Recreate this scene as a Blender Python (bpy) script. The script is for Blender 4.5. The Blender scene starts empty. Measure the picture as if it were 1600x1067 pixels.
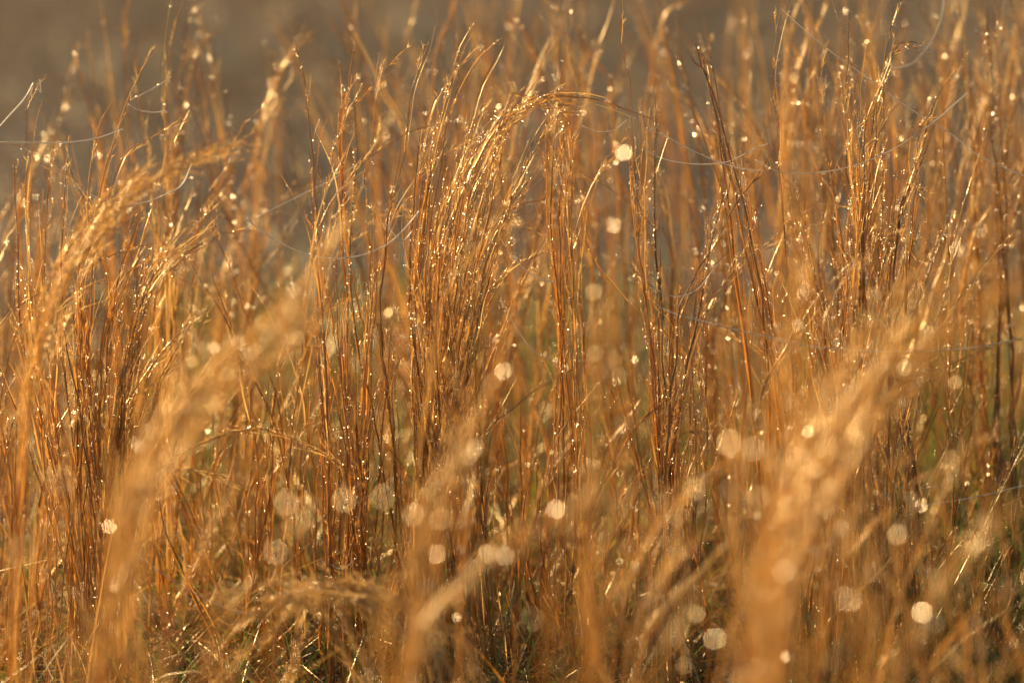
import bpy, math
import numpy as np
from math import radians, sin, cos, tan

# ------------------------------------------------------------------ camera
CAM_H, PITCH, FOC = 1.03, radians(9.7), 4.0
K = 0.25                                    # frame width / distance (36 mm sensor, 144 mm lens)
cam_d = bpy.data.cameras.new('camera')
cam_d.sensor_width = 36.0
cam_d.lens = 144.0
cam_d.clip_start = 0.05
cam_d.clip_end = 3000.0
cam_d.dof.use_dof = True
cam_d.dof.focus_distance = FOC
cam_d.dof.aperture_fstop = 3.1
cam = bpy.data.objects.new('camera', cam_d)
bpy.context.scene.collection.objects.link(cam)
cam.location = (0, 0, CAM_H)
cam.rotation_euler = (radians(90) - PITCH, 0, 0)
bpy.context.scene.camera = cam

# ------------------------------------------------------------------ light
SUN_EL, SUN_AZ = radians(14), radians(-42)   # azimuth from +Y (view direction), negative is to the left
scn = bpy.context.scene
w = bpy.data.worlds.new("World"); scn.world = w
w.use_nodes = True
nt = w.node_tree
sky = nt.nodes.new('ShaderNodeTexSky')
sky.sky_type = 'NISHITA'
sky.sun_disc = False
sky.sun_elevation = SUN_EL
sky.sun_rotation = SUN_AZ
sky.air_density = 1.3
sky.dust_density = 3.0
nt.links.new(sky.outputs['Color'], nt.nodes['Background'].inputs['Color'])
nt.nodes['Background'].inputs['Strength'].default_value = 0.05
sl = bpy.data.lights.new('sun', 'SUN')
sl.energy = 5.0
sl.angle = radians(0.5)
sl.color = (1.0, 0.73, 0.41)
sun = bpy.data.objects.new('sun', sl)
scn.collection.objects.link(sun)
from mathutils import Vector
SDIR = Vector((sin(SUN_AZ) * cos(SUN_EL), cos(SUN_AZ) * cos(SUN_EL), sin(SUN_EL)))   # towards the sun
sun.rotation_euler = SDIR.to_track_quat('Z', 'Y').to_euler()
sun.location = (-4, 8, 4)
scn.view_settings.view_transform = 'Standard'
scn.view_settings.look = 'None'
scn.view_settings.gamma = 1.0
scn.view_settings.exposure = 1.15
scn.cycles.use_denoising = True
scn.cycles.use_adaptive_sampling = False
scn.cycles.max_bounces = 6
scn.cycles.diffuse_bounces = 4
scn.cycles.glossy_bounces = 3
scn.cycles.transmission_bounces = 4
scn.cycles.caustics_reflective = False
scn.cycles.caustics_refractive = False
scn.cycles.sample_clamp_direct = 0.0
scn.cycles.sample_clamp_indirect = 4.0

# ------------------------------------------------------------------ helpers
CP, SP = cos(PITCH), sin(PITCH)
FWD = np.array([0, CP, -SP]); RGT = np.array([1.0, 0, 0]); UPV = np.array([0, SP, CP])
CAM = np.array([0, 0, CAM_H])
def at(px, py, d):
    """world point at distance d (along the view axis) seen at pixel px, py of the 1600 x 1067 photograph"""
    return CAM + d * (FWD + RGT * ((px - 800) / 1600 * K) + UPV * ((533.5 - py) / 1600 * K))
def ground_y(d):
    return 533.5 - ((SP - CAM_H / d) / CP) * 1600 / K
HALF = np.array(SDIR) - FWD
HALF /= np.linalg.norm(HALF)

class MB:
    """collects strands, ribbons and drops into ONE mesh"""
    def __init__(s): s.v = []; s.f4 = []; s.f3 = []; s.t = []; s.n = 0
    def _add(s, V, F, tint):
        s.v.append(V); s.t.append(tint if np.ndim(tint) else np.full(len(V), tint))
        (s.f4 if F.shape[1] == 4 else s.f3).append(F + s.n); s.n += len(V)
    @staticmethod
    def frame(p, rng, twist=0.0, a0=None):
        t = np.gradient(p, axis=0); t /= np.linalg.norm(t, axis=1)[:, None] + 1e-12
        ref = np.array([0.31, 1.0, 0.17]) if abs(t[0, 1]) < .8 else np.array([1.0, .2, .3])
        n = np.cross(t, ref); n /= np.linalg.norm(n, axis=1)[:, None] + 1e-12
        b = np.cross(t, n)
        a = (rng.uniform(0, 6.28) if a0 is None else a0) + twist * np.linspace(0, 1, len(p))
        c, q = np.cos(a)[:, None], np.sin(a)[:, None]
        return n * c + b * q, b * c - n * q
    def tube(s, p, r, rng, k=5, tint=0.5):
        n, b = s.frame(p, rng)
        a = np.arange(k) * 2 * math.pi / k
        V = p[:, None] + r[:, None, None] * (np.cos(a)[None, :, None] * n[:, None] + np.sin(a)[None, :, None] * b[:, None])
        m = len(p); i = np.arange(m - 1)[:, None] * k; j = np.arange(k)[None]; j2 = (j + 1) % k
        F = np.stack([i + j, i + j2, i + k + j2, i + k + j], -1).reshape(-1, 4)
        s._add(V.reshape(-1, 3), F, tint)
    def ribbon(s, p, wd, rng, twist=2.0, fold=.45, tint=0.5, a0=None):
        n, b = s.frame(p, rng, twist, a0)
        h = wd[:, None]
        V = np.stack([p - n * h + b * h * fold, p, p + n * h + b * h * fold], 1)
        m = len(p); i = np.arange(m - 1)[:, None] * 3; j = np.arange(2)[None]
        F = np.stack([i + j, i + j + 1, i + j + 4, i + j + 3], -1).reshape(-1, 4)
        s._add(V.reshape(-1, 3), F, tint)
    def build(s, name, mat, parent=None, smooth=True):
        me = bpy.data.meshes.new(name)
        if s.n:
            V = np.concatenate(s.v).astype(np.float32)
            f4 = np.concatenate(s.f4) if s.f4 else np.zeros((0, 4), int)
            f3 = np.concatenate(s.f3) if s.f3 else np.zeros((0, 3), int)
            loc = np.array(parent.location) if parent is not None else np.zeros(3)
            if parent is not None and parent.parent is not None: loc = np.array(parent.parent.location)
            V = V - loc.astype(np.float32)
            me.vertices.add(len(V)); me.vertices.foreach_set('co', V.ravel())
            L = np.concatenate([f4.ravel(), f3.ravel()]).astype(np.int32)
            st = np.concatenate([np.arange(len(f4)) * 4, len(f4) * 4 + np.arange(len(f3)) * 3]).astype(np.int32)
            me.loops.add(len(L)); me.loops.foreach_set('vertex_index', L)
            me.polygons.add(len(st)); me.polygons.foreach_set('loop_start', st)
            me.polygons.foreach_set('use_smooth', np.full(len(st), smooth))
            at_ = me.attributes.new('tint', 'FLOAT', 'POINT')
            at_.data.foreach_set('value', np.concatenate(s.t).astype(np.float32))
            me.update(calc_edges=True)
        o = bpy.data.objects.new(name, me); scn.collection.objects.link(o)
        me.materials.append(mat)
        if parent is not None: o.parent = parent
        return o

def tag(o, label=None, cat=None, group=None, kind=None):
    if label: o['label'] = label
    if cat: o['category'] = cat
    if group: o['group'] = group
    if kind: o['kind'] = kind
    return o
def empty(name, loc):
    o = bpy.data.objects.new(name, None); scn.collection.objects.link(o)
    o.location = tuple(float(x) for x in loc); o.empty_display_size = .02
    return o

# ------------------------------------------------------------------ materials
def new_mat(name):
    m = bpy.data.materials.new(name); m.use_nodes = True
    n = m.node_tree; n.nodes.clear()
    return m, n, n.nodes.new('ShaderNodeOutputMaterial')
def ramp(n, stops, fac):
    r = n.nodes.new('ShaderNodeValToRGB'); e = r.color_ramp.elements
    while len(e) < len(stops): e.new(.5)
    for x, (p, c) in zip(e, stops): x.position = p; x.color = (*c, 1)
    n.links.new(fac, r.inputs[0]); return r.outputs[0]
def grass_mat(name, stops, trans=.5, gloss=.16, rough=.32, gcol=(1, .86, .62)):
    m, n, out = new_mat(name)
    a = n.nodes.new('ShaderNodeAttribute'); a.attribute_name = 'tint'
    tc = n.nodes.new('ShaderNodeTexCoord')
    nz = n.nodes.new('ShaderNodeTexNoise'); nz.inputs['Scale'].default_value = 60; nz.inputs['Detail'].default_value = 3
    n.links.new(tc.outputs['Object'], nz.inputs['Vector'])
    ma = n.nodes.new('ShaderNodeMath'); ma.operation = 'MULTIPLY_ADD'
    n.links.new(nz.outputs['Fac'], ma.inputs[0]); ma.inputs[1].default_value = .5
    ad = n.nodes.new('ShaderNodeMath'); ad.operation = 'SUBTRACT'
    n.links.new(a.outputs['Fac'], ad.inputs[0]); ad.inputs[1].default_value = .25
    n.links.new(ad.outputs[0], ma.inputs[2])
    col = ramp(n, stops, ma.outputs[0])
    d = n.nodes.new('ShaderNodeBsdfDiffuse'); t = n.nodes.new('ShaderNodeBsdfTranslucent')
    n.links.new(col, d.inputs[0]); n.links.new(col, t.inputs[0])
    mx = n.nodes.new('ShaderNodeMixShader'); mx.inputs[0].default_value = trans
    n.links.new(d.outputs[0], mx.inputs[1]); n.links.new(t.outputs[0], mx.inputs[2])
    g = n.nodes.new('ShaderNodeBsdfGlossy'); g.inputs['Color'].default_value = (*gcol, 1); g.inputs['Roughness'].default_value = rough
    m2 = n.nodes.new('ShaderNodeMixShader'); m2.inputs[0].default_value = gloss
    n.links.new(mx.outputs[0], m2.inputs[1]); n.links.new(g.outputs[0], m2.inputs[2])
    n.links.new(m2.outputs[0], out.inputs[0])
    return m
STRAW = [(0.0, (.09, .03, .006)), (.3, (.44, .145, .016)), (.6, (.71, .325, .05)), (1.0, (.82, .53, .17))]
M_STEM = grass_mat('dry_stem', STRAW, .5, .16, .34, (1, .82, .52))
M_SEED = grass_mat('seed_husk', [(0.0, (.38, .14, .02)), (.5, (.67, .32, .055)), (1, (.84, .56, .21))], .55, .17, .32, (1, .84, .52))
M_SHORT = grass_mat('short_blades', [(0.0, (.05, .10, .015)), (.3, (.16, .24, .035)), (.4, (.28, .13, .04)), (.7, (.48, .22, .06)), (1, (.5, .40, .27))], .5, .12, .35)
M_LITTER = grass_mat('dead_litter', [(0.0, (.03, .015, .008)), (.5, (.14, .075, .035)), (1, (.30, .23, .15))], .3, .08, .4)
def simple(name, diff, trans, tf, gf, rough, gcol=(1, 1, 1)):
    m, n, out = new_mat(name)
    d = n.nodes.new('ShaderNodeBsdfDiffuse'); d.inputs[0].default_value = (*diff, 1)
    t = n.nodes.new('ShaderNodeBsdfTranslucent'); t.inputs[0].default_value = (*trans, 1)
    mx = n.nodes.new('ShaderNodeMixShader'); mx.inputs[0].default_value = tf
    n.links.new(d.outputs[0], mx.inputs[1]); n.links.new(t.outputs[0], mx.inputs[2])
    g = n.nodes.new('ShaderNodeBsdfGlossy'); g.inputs[0].default_value = (*gcol, 1); g.inputs['Roughness'].default_value = rough
    m2 = n.nodes.new('ShaderNodeMixShader'); m2.inputs[0].default_value = gf
    n.links.new(mx.outputs[0], m2.inputs[1]); n.links.new(g.outputs[0], m2.inputs[2])
    n.links.new(m2.outputs[0], out.inputs[0])
    return m
M_DEW = simple('dewdrop_water', (.30, .17, .07), (.55, .34, .15), .7, .75, .34, (1, .90, .70))
M_BEAD = simple('water_bead', (.25, .14, .06), (.5, .3, .14), .7, .15, .40, (1, .84, .58))
M_SILK = simple('spider_silk', (.8, .77, .70), (.85, .8, .72), .5, .13, .5)

# ------------------------------------------------------------------ ground
def ground_mat():
    m, n, out = new_mat('meadow_soil')
    tc = n.nodes.new('ShaderNodeTexCoord')
    a = n.nodes.new('ShaderNodeTexNoise'); a.inputs['Scale'].default_value = .55; a.inputs['Detail'].default_value = 5
    b = n.nodes.new('ShaderNodeTexNoise'); b.inputs['Scale'].default_value = 30; b.inputs['Detail'].default_value = 8
    n.links.new(tc.outputs['Object'], a.inputs['Vector']); n.links.new(tc.outputs['Object'], b.inputs['Vector'])
    c1 = ramp(n, [(.35, (.04, .032, .02)), (.5, (.06, .048, .032)), (.65, (.115, .095, .07))], a.outputs['Fac'])
    c2 = ramp(n, [(.3, (.45, .42, .38)), (.7, (1.2, 1.15, 1.1))], b.outputs['Fac'])
    mx = n.nodes.new('ShaderNodeMix'); mx.data_type = 'RGBA'; mx.blend_type = 'MULTIPLY'; mx.inputs[0].default_value = 1
    n.links.new(c1, mx.inputs[6]); n.links.new(c2, mx.inputs[7])
    p = n.nodes.new('ShaderNodeBsdfPrincipled'); p.inputs['Roughness'].default_value = .9
    n.links.new(mx.outputs[2], p.inputs['Base Color'])
    bp = n.nodes.new('ShaderNodeBump'); bp.inputs['Strength'].default_value = .6; bp.inputs['Distance'].default_value = .02
    n.links.new(b.outputs['Fac'], bp.inputs['Height']); n.links.new(bp.outputs[0], p.inputs['Normal'])
    n.links.new(p.outputs[0], out.inputs[0])
    return m
def build_ground():
    # fine near patch joined to a sheet reaching the horizon
    xs = np.concatenate([[-900, -200, -60, -20, -8], np.linspace(-4, 4, 81), [8, 20, 60, 200, 900]])
    ys = np.concatenate([[-300, -50, -8], np.linspace(0, 14, 141), [20, 40, 100, 300, 1500]])
    X, Y = np.meshgrid(xs, ys)
    Z = .012 * np.sin(X * 3.1 + 1) * np.sin(Y * 2.3) + .006 * np.sin(X * 11 + Y * 7) * np.sin(Y * 13 - X * 5)
    Z = np.where((np.abs(X) < 5) & (Y > -1) & (Y < 15), Z, -.01)
    mb = MB(); nx = len(xs)
    i = (np.arange(len(ys) - 1)[:, None] * nx + np.arange(nx - 1)[None]).ravel()
    mb._add(np.stack([X, Y, Z], -1).reshape(-1, 3), np.stack([i, i + 1, i + nx + 1, i + nx], -1), 0.5)
    tag(mb.build('ground', ground_mat()), kind='structure')
build_ground()

# ------------------------------------------------------------------ grass parts
# icosahedron for small drops
ph = (1 + 5 ** .5) / 2
ICO = np.array([(-1, ph, 0), (1, ph, 0), (-1, -ph, 0), (1, -ph, 0), (0, -1, ph), (0, 1, ph), (0, -1, -ph), (0, 1, -ph), (ph, 0, -1), (ph, 0, 1), (-ph, 0, -1), (-ph, 0, 1)], float)
ICO /= np.linalg.norm(ICO[0])
ICF = np.array([(0, 11, 5), (0, 5, 1), (0, 1, 7), (0, 7, 10), (0, 10, 11), (1, 5, 9), (5, 11, 4), (11, 10, 2), (10, 7, 6), (7, 1, 8), (3, 9, 4), (3, 4, 2), (3, 2, 6), (3, 6, 8), (3, 8, 9), (4, 9, 5), (2, 4, 11), (6, 2, 10), (8, 6, 7), (9, 8, 1)])
# turn the solid so that one face looks along HALF
def _rot_to(a, b):
    v = np.cross(a, b); c = a.dot(b); X = np.array([[0, -v[2], v[1]], [v[2], 0, -v[0]], [-v[1], v[0], 0]])
    return np.eye(3) + X + X @ X / (1 + c)
_fn = ICO[ICF[0]].mean(0); _fn /= np.linalg.norm(_fn)
ICO = ICO @ _rot_to(_fn, HALF).T
GLINT = .42
def add_drops(mb, P, R, rng):
    """small dewdrops, some turned at random, the rest aimed to glint"""
    N = len(P)
    if not N: return
    q = rng.normal(size=(N, 4))
    g = rng.random(N) < GLINT                                # glints set by shape: these drops face halfway between sun and camera
    q[g] = np.concatenate([np.ones((g.sum(), 1)), rng.normal(size=(g.sum(), 3)) * .07], 1)
    q /= np.linalg.norm(q, axis=1)[:, None]
    w_, x, y, z = q.T
    M = np.stack([1-2*(y*y+z*z), 2*(x*y-z*w_), 2*(x*z+y*w_), 2*(x*y+z*w_), 1-2*(x*x+z*z), 2*(y*z-x*w_), 2*(x*z-y*w_), 2*(y*z+x*w_), 1-2*(x*x+y*y)], -1).reshape(N, 3, 3)
    V = np.einsum('nij,kj->nki', M, ICO) * R[:, None, None] + P[:, None]
    F = (ICF[None] + (np.arange(N) * 12)[:, None, None]).reshape(-1, 3)
    mb._add(V.reshape(-1, 3), F, .5)
def big_drop(mb, p, r, rng, jit=.05):
    """a flattened bead of water lying on a blade, its broad face aimed between sun and camera to make a glint"""
    n = HALF + rng.normal(size=3) * jit; n /= np.linalg.norm(n)
    a = np.cross(n, [1, 0, 0]); a /= np.linalg.norm(a); b = np.cross(n, a)
    k = 10; an = np.arange(k) * 2 * math.pi / k
    rows = [(.0, .55), (.82, .5), (1, .2), (.92, -.3), (.5, -.6), (.0, -.7)]
    V = [p + n * r * rows[0][1]]
    for q, h in rows[1:-1]:
        V += [p + r * q * (math.cos(t) * a + math.sin(t) * b) + n * r * h for t in an]
    V.append(p + n * r * rows[-1][1])
    F = [(0, 1 + i, 1 + (i + 1) % k) for i in range(k)]
    for j in range(3):
        o = 1 + j * k
        for i in range(k):
            i2 = (i + 1) % k
            F += [(o + i, o + k + i, o + k + i2), (o + i, o + k + i2, o + i2)]
    o = 1 + 3 * k; l = len(V) - 1
    F += [(o + i, l, o + (i + 1) % k) for i in range(k)]
    mb._add(np.array(V), np.array(F), .5)

def resample(c, n):
    """smooth curve through control points, n points"""
    c = np.asarray(c, float)
    if len(c) == 2: return c[0] + (c[1] - c[0]) * np.linspace(0, 1, n)[:, None]
    e = np.vstack([2 * c[0] - c[1], c, 2 * c[-1] - c[-2]])
    d = np.r_[0, np.cumsum(np.linalg.norm(np.diff(c, axis=0), axis=1))]
    u = np.linspace(0, d[-1] * .99999, n)
    k = np.clip(np.searchsorted(d, u, side='right') - 1, 0, len(c) - 2)
    t = ((u - d[k]) / (d[k + 1] - d[k]))[:, None]
    p0, p1, p2, p3 = e[k], e[k + 1], e[k + 2], e[k + 3]
    return .5 * (2 * p1 + (p2 - p0) * t + (2 * p0 - 5 * p1 + 4 * p2 - p3) * t * t + (3 * p1 - p0 - 3 * p2 + p3) * t ** 3)
def wobble(n, rng, amp, knots):
    kn = rng.normal(size=(max(knots, 3), 3)) * amp
    return resample(kn, n)

def make_stem(p, rng, body, head, dew, r0=.0011, lod=1.0, wraps=4, branch=10, dewn=60, fuzz=1.0, tint=.5, dewr=.0003, head_from=.3):
    """p: path from root to tip. body = culm + leaf sheaths, head = seed branches, dew = drops"""
    L = np.linalg.norm(np.diff(p, axis=0), axis=1).sum()
    n = len(p)
    p = p + wobble(n, rng, .0009 if lod > .6 else .0013, int(L / .028) + 3)
    s = np.linspace(0, 1, n)
    r = r0 * (1 - .68 * s ** 1.3); r[-1] *= .3
    body.tube(p, r, rng, 5 if lod > .6 else 3, np.clip(tint - .12 + rng.normal() * .1, 0, 1))
    strands = [(p, 1.0)]
    for _ in range(wraps):                                   # leaf sheaths that hug the culm and peel off at the tip
        a = rng.uniform(0, .75); b = min(1, a + rng.uniform(.16, .42))
        i0, i1 = int(a * (n - 1)), max(int(b * (n - 1)), int(a * (n - 1)) + 4)
        q = p[i0:i1 + 1].copy(); m = len(q)
        if m < 4: continue
        u = np.linspace(0, 1, m)
        dr = rng.normal(size=3) * np.array([1, 1, .3]); dr /= np.linalg.norm(dr)
        off = r0 * 1.1 + (rng.uniform(.002, .014) if rng.random() < .7 else rng.uniform(.015, .035)) * u ** 2.6
        q = q + dr * off[:, None] + wobble(m, rng, .0005, 5)
        wd = rng.uniform(.0005, .001) * (1 if lod > .6 else .75) * (r0 / .0011) ** .5 * np.clip(1.15 - u, .06, 1) ** .6
        body.ribbon(q, wd, rng, rng.uniform(-5, 5), rng.uniform(.2, .9), np.clip(tint + rng.normal() * .18, 0, 1))
        strands.append((q, .7))
    for _ in range(int(branch)):                             # thin seed branches held close to the culm
        a = head_from + (1 - head_from) * rng.random() ** .8 * .96
        i0 = int(a * (n - 1)); 
        if i0 >= n - 2: i0 = n - 3
        t = p[min(i0 + 2, n - 1)] - p[i0]; t /= np.linalg.norm(t)
        l = rng.uniform(.012, .05)
        side = rng.normal(size=3); side -= t * side.dot(t); side /= np.linalg.norm(side)
        m = 6; u = np.linspace(0, 1, m)[:, None]
        q = p[i0] + t * l * u + side * (l * rng.uniform(.05, .34) * u ** rng.uniform(.8, 1.6)) - np.array([0, 0, 1]) * l * rng.uniform(0, .15) * u ** 2
        if rng.random() < .5: head.tube(q, rng.uniform(.00022, .0004) * (1.1 - u[:, 0] * .8), rng, 3, np.clip(tint + .18 + rng.normal() * .22, 0, 1))
        else: head.ribbon(q, rng.uniform(.0003, .0008) * (1.1 - u[:, 0]), rng, 3, .5, np.clip(tint + .18 + rng.normal() * .22, 0, 1))
        strands.append((q, 1.3))
        for _k in range(int(rng.poisson(6 * fuzz * lod))):   # spikelets and bristles
            j = rng.integers(0, m - 1); f = rng.random()
            b0 = q[j] * (1 - f) + q[j + 1] * f
            dd = t * 1.0 + rng.normal(size=3) * .28; dd /= np.linalg.norm(dd)
            ll = rng.uniform(.003, .009)
            uu = np.linspace(0, 1, 3)[:, None]
            head.ribbon(b0 + dd * ll * uu + side * ll * .12 * uu ** 2, np.array([.0003, .00045, .00004]) * rng.uniform(.6, 1.1), rng, 1, .6, np.clip(tint + .2 + rng.normal() * .2, 0, 1))
    if dewn and dew is not None:
        wts = np.array([w_ * len(q) for q, w_ in strands]); wts /= wts.sum()
        nd = rng.poisson(dewn * (3.8 if lod > .6 else 2.6) * min(np.exp(rng.normal() * .7 - .25), 2.5))   # some stems are almost dry
        knots = [rng.random(5) for _ in strands]             # drops gather round a few places
        pick = rng.choice(len(strands), nd, p=wts)
        P = np.empty((nd, 3))
        for k_, st in enumerate(pick):
            q = strands[st][0]
            x = rng.random() ** .7 if rng.random() < .4 else np.clip(knots[st][rng.integers(5)] + rng.normal() * .03, 0, 1)
            x = x * (len(q) - 1.001); j = int(x)
            P[k_] = q[j] + (q[j + 1] - q[j]) * (x - j)
        P += rng.normal(size=P.shape) * r0 * .7
        R = dewr * 1.05 * np.minimum(np.exp(rng.normal(size=nd) * .62 - .08), 2.6 if lod > .6 else 1.8)
        add_drops(dew, P, R, rng)

def px_path(g, d, rng, dj=.0, lean=None, root_dx=None, n=50, jit=0.0, root=None):
    """guide (tip first, pixels of the photograph) at distance d -> 3-D path from the ground to the tip"""
    g = np.array(g, float)
    if jit: g = g + np.cumsum(rng.normal(size=g.shape) * jit * .4, axis=0)
    gy = ground_y(d)
    if root is not None: g = np.vstack([g, root])
    elif g[-1, 1] < gy - 20:
        rem = gy - g[-1, 1]
        k_ = 0
        if len(g) > 1:
            dv = g[-1] - g[-2]; k_ = np.clip(dv[0] / max(abs(dv[1]), 6), -.5, .5)
        dx = k_ * rem * .35 if root_dx is None else root_dx
        g = np.vstack([g, [g[-1, 0] + dx * .62, g[-1, 1] + rem * .5], [g[-1, 0] + dx, gy]])
    m = len(g); dd = d + (lean if lean is not None else rng.normal() * .02) * np.linspace(1, 0, m) ** 1.5 + dj
    pts = np.array([at(x, y, z) for (x, y), z in zip(g, dd)])[::-1]
    q = resample(pts, n)
    q[:, 2] = np.maximum(q[:, 2], -.004)
    q[0, 2] = -.005
    return q

COUNT = [0]
def build_clump(name, label, cat, group, guides, d, extra=0, seed=0, lod=1.0, sub=True, dw=1.0, root_x=None, root_w=30, spread=14, dspread=.05, droop=.3, short=(.55, 1.0), n=52, beads=(), bead_r=.0018, **kw):
    rng = np.random.default_rng(1000 + seed)
    G = []
    for g in guides:
        rdx = None
        if root_x is not None: rdx = root_x + rng.normal() * root_w - g[-1][0]
        G.append(px_path(g, d, rng, root_dx=rdx, n=n, dj=rng.normal() * dspread * .3))
    order = np.argsort([q[-1, 0] for q in G])
    paths = list(G)
    sc = d * K / 1600
    for _ in range(extra):
        if len(G) > 1:
            i = rng.integers(0, len(G) - 1); a, b = G[order[i]], G[order[i + 1]]
            f = rng.random(); q = a * (1 - f) + b * f
        else: q = G[0].copy()
        u = np.linspace(0, 1, n)[:, None]
        off = rng.normal(size=3) * np.array([spread * sc, dspread, 0])
        q = q + off * (.45 + .55 * u) + np.array([rng.normal() * spread * sc * 2.2 + (rng.random() < .15) * rng.normal() * .05, rng.normal() * .03, 0]) * u ** 2
        if rng.random() < droop:                             # some stems lean over with the wind and let their heads hang
            k_ = rng.uniform(.02, .10) * (1 if rng.random() < .8 else -1)
            q = q + np.array([k_, 0, 0]) * u ** 2.5 + np.array([0, 0, -abs(k_) * rng.uniform(.2, .8)]) * u ** 4
        fr = rng.uniform(*short)
        q = resample(q, n * 2)[:int(n * 2 * fr)]
        q = resample(q[::2], max(int(n * fr), 12)); q[0, 2] = -.005
        paths.append(q)
    root = empty(name, (np.mean([q[0, 0] for q in paths]), np.mean([q[0, 1] for q in paths]), 0))
    tag(root, label, cat, group)
    dew = MB()
    for q in paths:
        Ls = np.linalg.norm(np.diff(q, axis=0), axis=1).sum() / .6
        body, head = MB(), MB()
        k2 = dict(r0=.00095 * rng.uniform(.7, 1.25), wraps=rng.integers(3, 7), branch=rng.integers(7, 16) * Ls, dewn=70 * dw * Ls, tint=np.clip(rng.normal(.5, .26), .02, .98), lod=lod)
        k2.update(kw)
        make_stem(q, rng, body, head, dew, **k2)
        if len(head.v) < 26: body.v += head.v; body.t += head.t; body.f4 += [f + body.n for f in head.f4]; body.n += head.n; head.n = 0
        st = body.build('stem', M_STEM, root)
        if head.n: head.build('seed_head', M_SEED, st)
        COUNT[0] += 1
    if dew.n: tag(dew.build('dewdrops', M_DEW, root, smooth=False), kind='stuff')
    for bx, by, br in beads:
        mb = MB(); big_drop(mb, at(bx, by, d), br * bead_r, rng)
        mb.build('water_bead', M_BEAD, root, smooth=False)
    return root


# ------------------------------------------------------------------ the clumps and stalks in and near the plane of focus
CL, ST = 'grass_clump', 'grass_stalk'
B = build_clump
B(CL, 'dense sharp golden clump at the left edge, its tallest stalk with a bent dewy tip', 'grass clump', 'clumps of golden dry grass', [
    [(244,77),(228,95),(212,130),(195,170),(180,210),(165,260),(150,330),(135,400),(125,500)],
    [(178,155),(160,190),(150,240),(140,290),(133,350),(125,450)],
    [(265,195),(215,225),(195,240),(180,280),(165,330),(150,400),(140,500)],
    [(60,122),(48,145),(42,190),(40,250),(42,330),(45,420),(60,560)],
    [(277,205),(262,250),(250,290),(235,340),(215,400),(190,470),(170,560)],
    [(85,215),(80,250),(75,300),(72,360),(70,450),(75,560)],
    [(20,250),(22,300),(28,360),(30,450),(40,560)],
    [(130,300),(110,350),(100,400),(95,500),(90,600)]], 4.0, extra=34, seed=1, root_x=110, root_w=65, spread=18, short=(.5, .93))
B(CL, 'golden clump leaning right with seed heads arching over beside the clump at the left edge', 'grass clump', 'clumps of golden dry grass', [
    [(350,318),(310,345),(285,360),(250,400),(225,440),(205,520),(190,620)],
    [(400,362),(350,365),(320,385),(290,400),(262,425),(238,455),(215,510),(200,570),(182,650)],
    [(300,375),(262,410),(238,450),(210,510),(195,600)],
    [(255,480),(235,520),(215,560),(195,620),(180,690)],
    [(345,352),(300,380),(265,410),(240,440),(218,490),(200,560),(185,640)],
    [(238,380),(225,420),(212,470),(200,540),(185,640)]], 3.98, extra=24, seed=2, root_x=165, root_w=22, spread=9, short=(.6, 1))
B(ST, 'drooping dewy seed head lying almost flat across the stems at the left edge', 'grass stalk', None, [
    [(240,382),(205,385),(170,400),(130,420),(90,440),(40,470),(5,500),(-15,560)],
    [(180,432),(150,442),(120,460),(80,500),(50,560)]], 3.93, extra=3, seed=3, spread=4)
B(ST, 'thick soft plume arching up to the right over the sharp clump at the left edge', 'grass stalk', None, [
    [(400,222),(350,228),(290,245),(240,270),(180,312),(130,370),(85,450),(55,560),(45,660)],
    [(330,240),(270,262),(215,300),(160,350),(110,430),(70,520),(45,640)]], 3.66, extra=6, seed=4, spread=5, wraps=4, branch=34, r0=.0008, head_from=.5, tint=.65, droop=0, short=(.85, 1))
B(ST, 'thin reddish blade slanting down right from the left edge under the pale silk line', 'grass stalk', None, [
    [(0,222),(50,232),(85,255),(120,285),(150,330),(165,400)]], 4.02, seed=5, branch=3, wraps=2, dewn=25)
B(ST, 'short stalk with a beaded tip pointing up right, beside the arching heads at the left', 'grass stalk', None, [
    [(336,480),(305,502),(275,527),(247,555),(228,580),(205,620),(185,680)]], 3.97, seed=6, branch=24, wraps=5, dewn=170, r0=.0013, extra=1, spread=2)
B(ST, 'pair of stalks leaning left, tips rising in the gap below the long silk arc', 'grass stalk', None, [
    [(290,398),(305,425),(325,455),(345,490),(370,540),(400,600),(425,660),(450,760)],
    [(335,362),(345,385),(357,412),(368,440),(385,490),(395,520),(420,580),(440,660)],
    [(268,432),(300,445),(330,465),(350,490)]], 4.08, seed=7, branch=7)
B(ST, 'fine arching stalk drooping left over the dark hollow in the lower left of the meadow', 'grass stalk', None, [
    [(228,755),(248,735),(275,715),(310,696),(345,680),(390,669),(430,675),(470,690),(505,707),(540,738),(575,800)],
    [(372,757),(345,745),(315,735),(285,731),(262,738),(240,748)]], 3.97, seed=8, branch=26, wraps=4, dewn=70, r0=.0009, tint=.8)
B(ST, 'tall dark-stemmed stalk with a dew bead on its tip standing alone left of the middle', 'grass stalk', None, [
    [(462,62),(463,75),(466,95),(475,120),(480,160),(485,210),(490,260),(492,300),(495,356),(497,400),(500,470),(505,540),(510,600),(513,660),(516,740)]], 4.0, seed=10, wraps=9, branch=9, r0=.0013, tint=.38, extra=2, spread=3, short=(.55, .8))
B(ST, 'short reddish stalk with a forked top close beside the tall dark-stemmed stalk left of middle', 'grass stalk', None, [
    [(498,187),(490,215),(488,260),(491,330),(497,420)],
    [(483,250),(487,300),(490,380),(496,460)]], 4.02, seed=11, branch=3, tint=.5)
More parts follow.
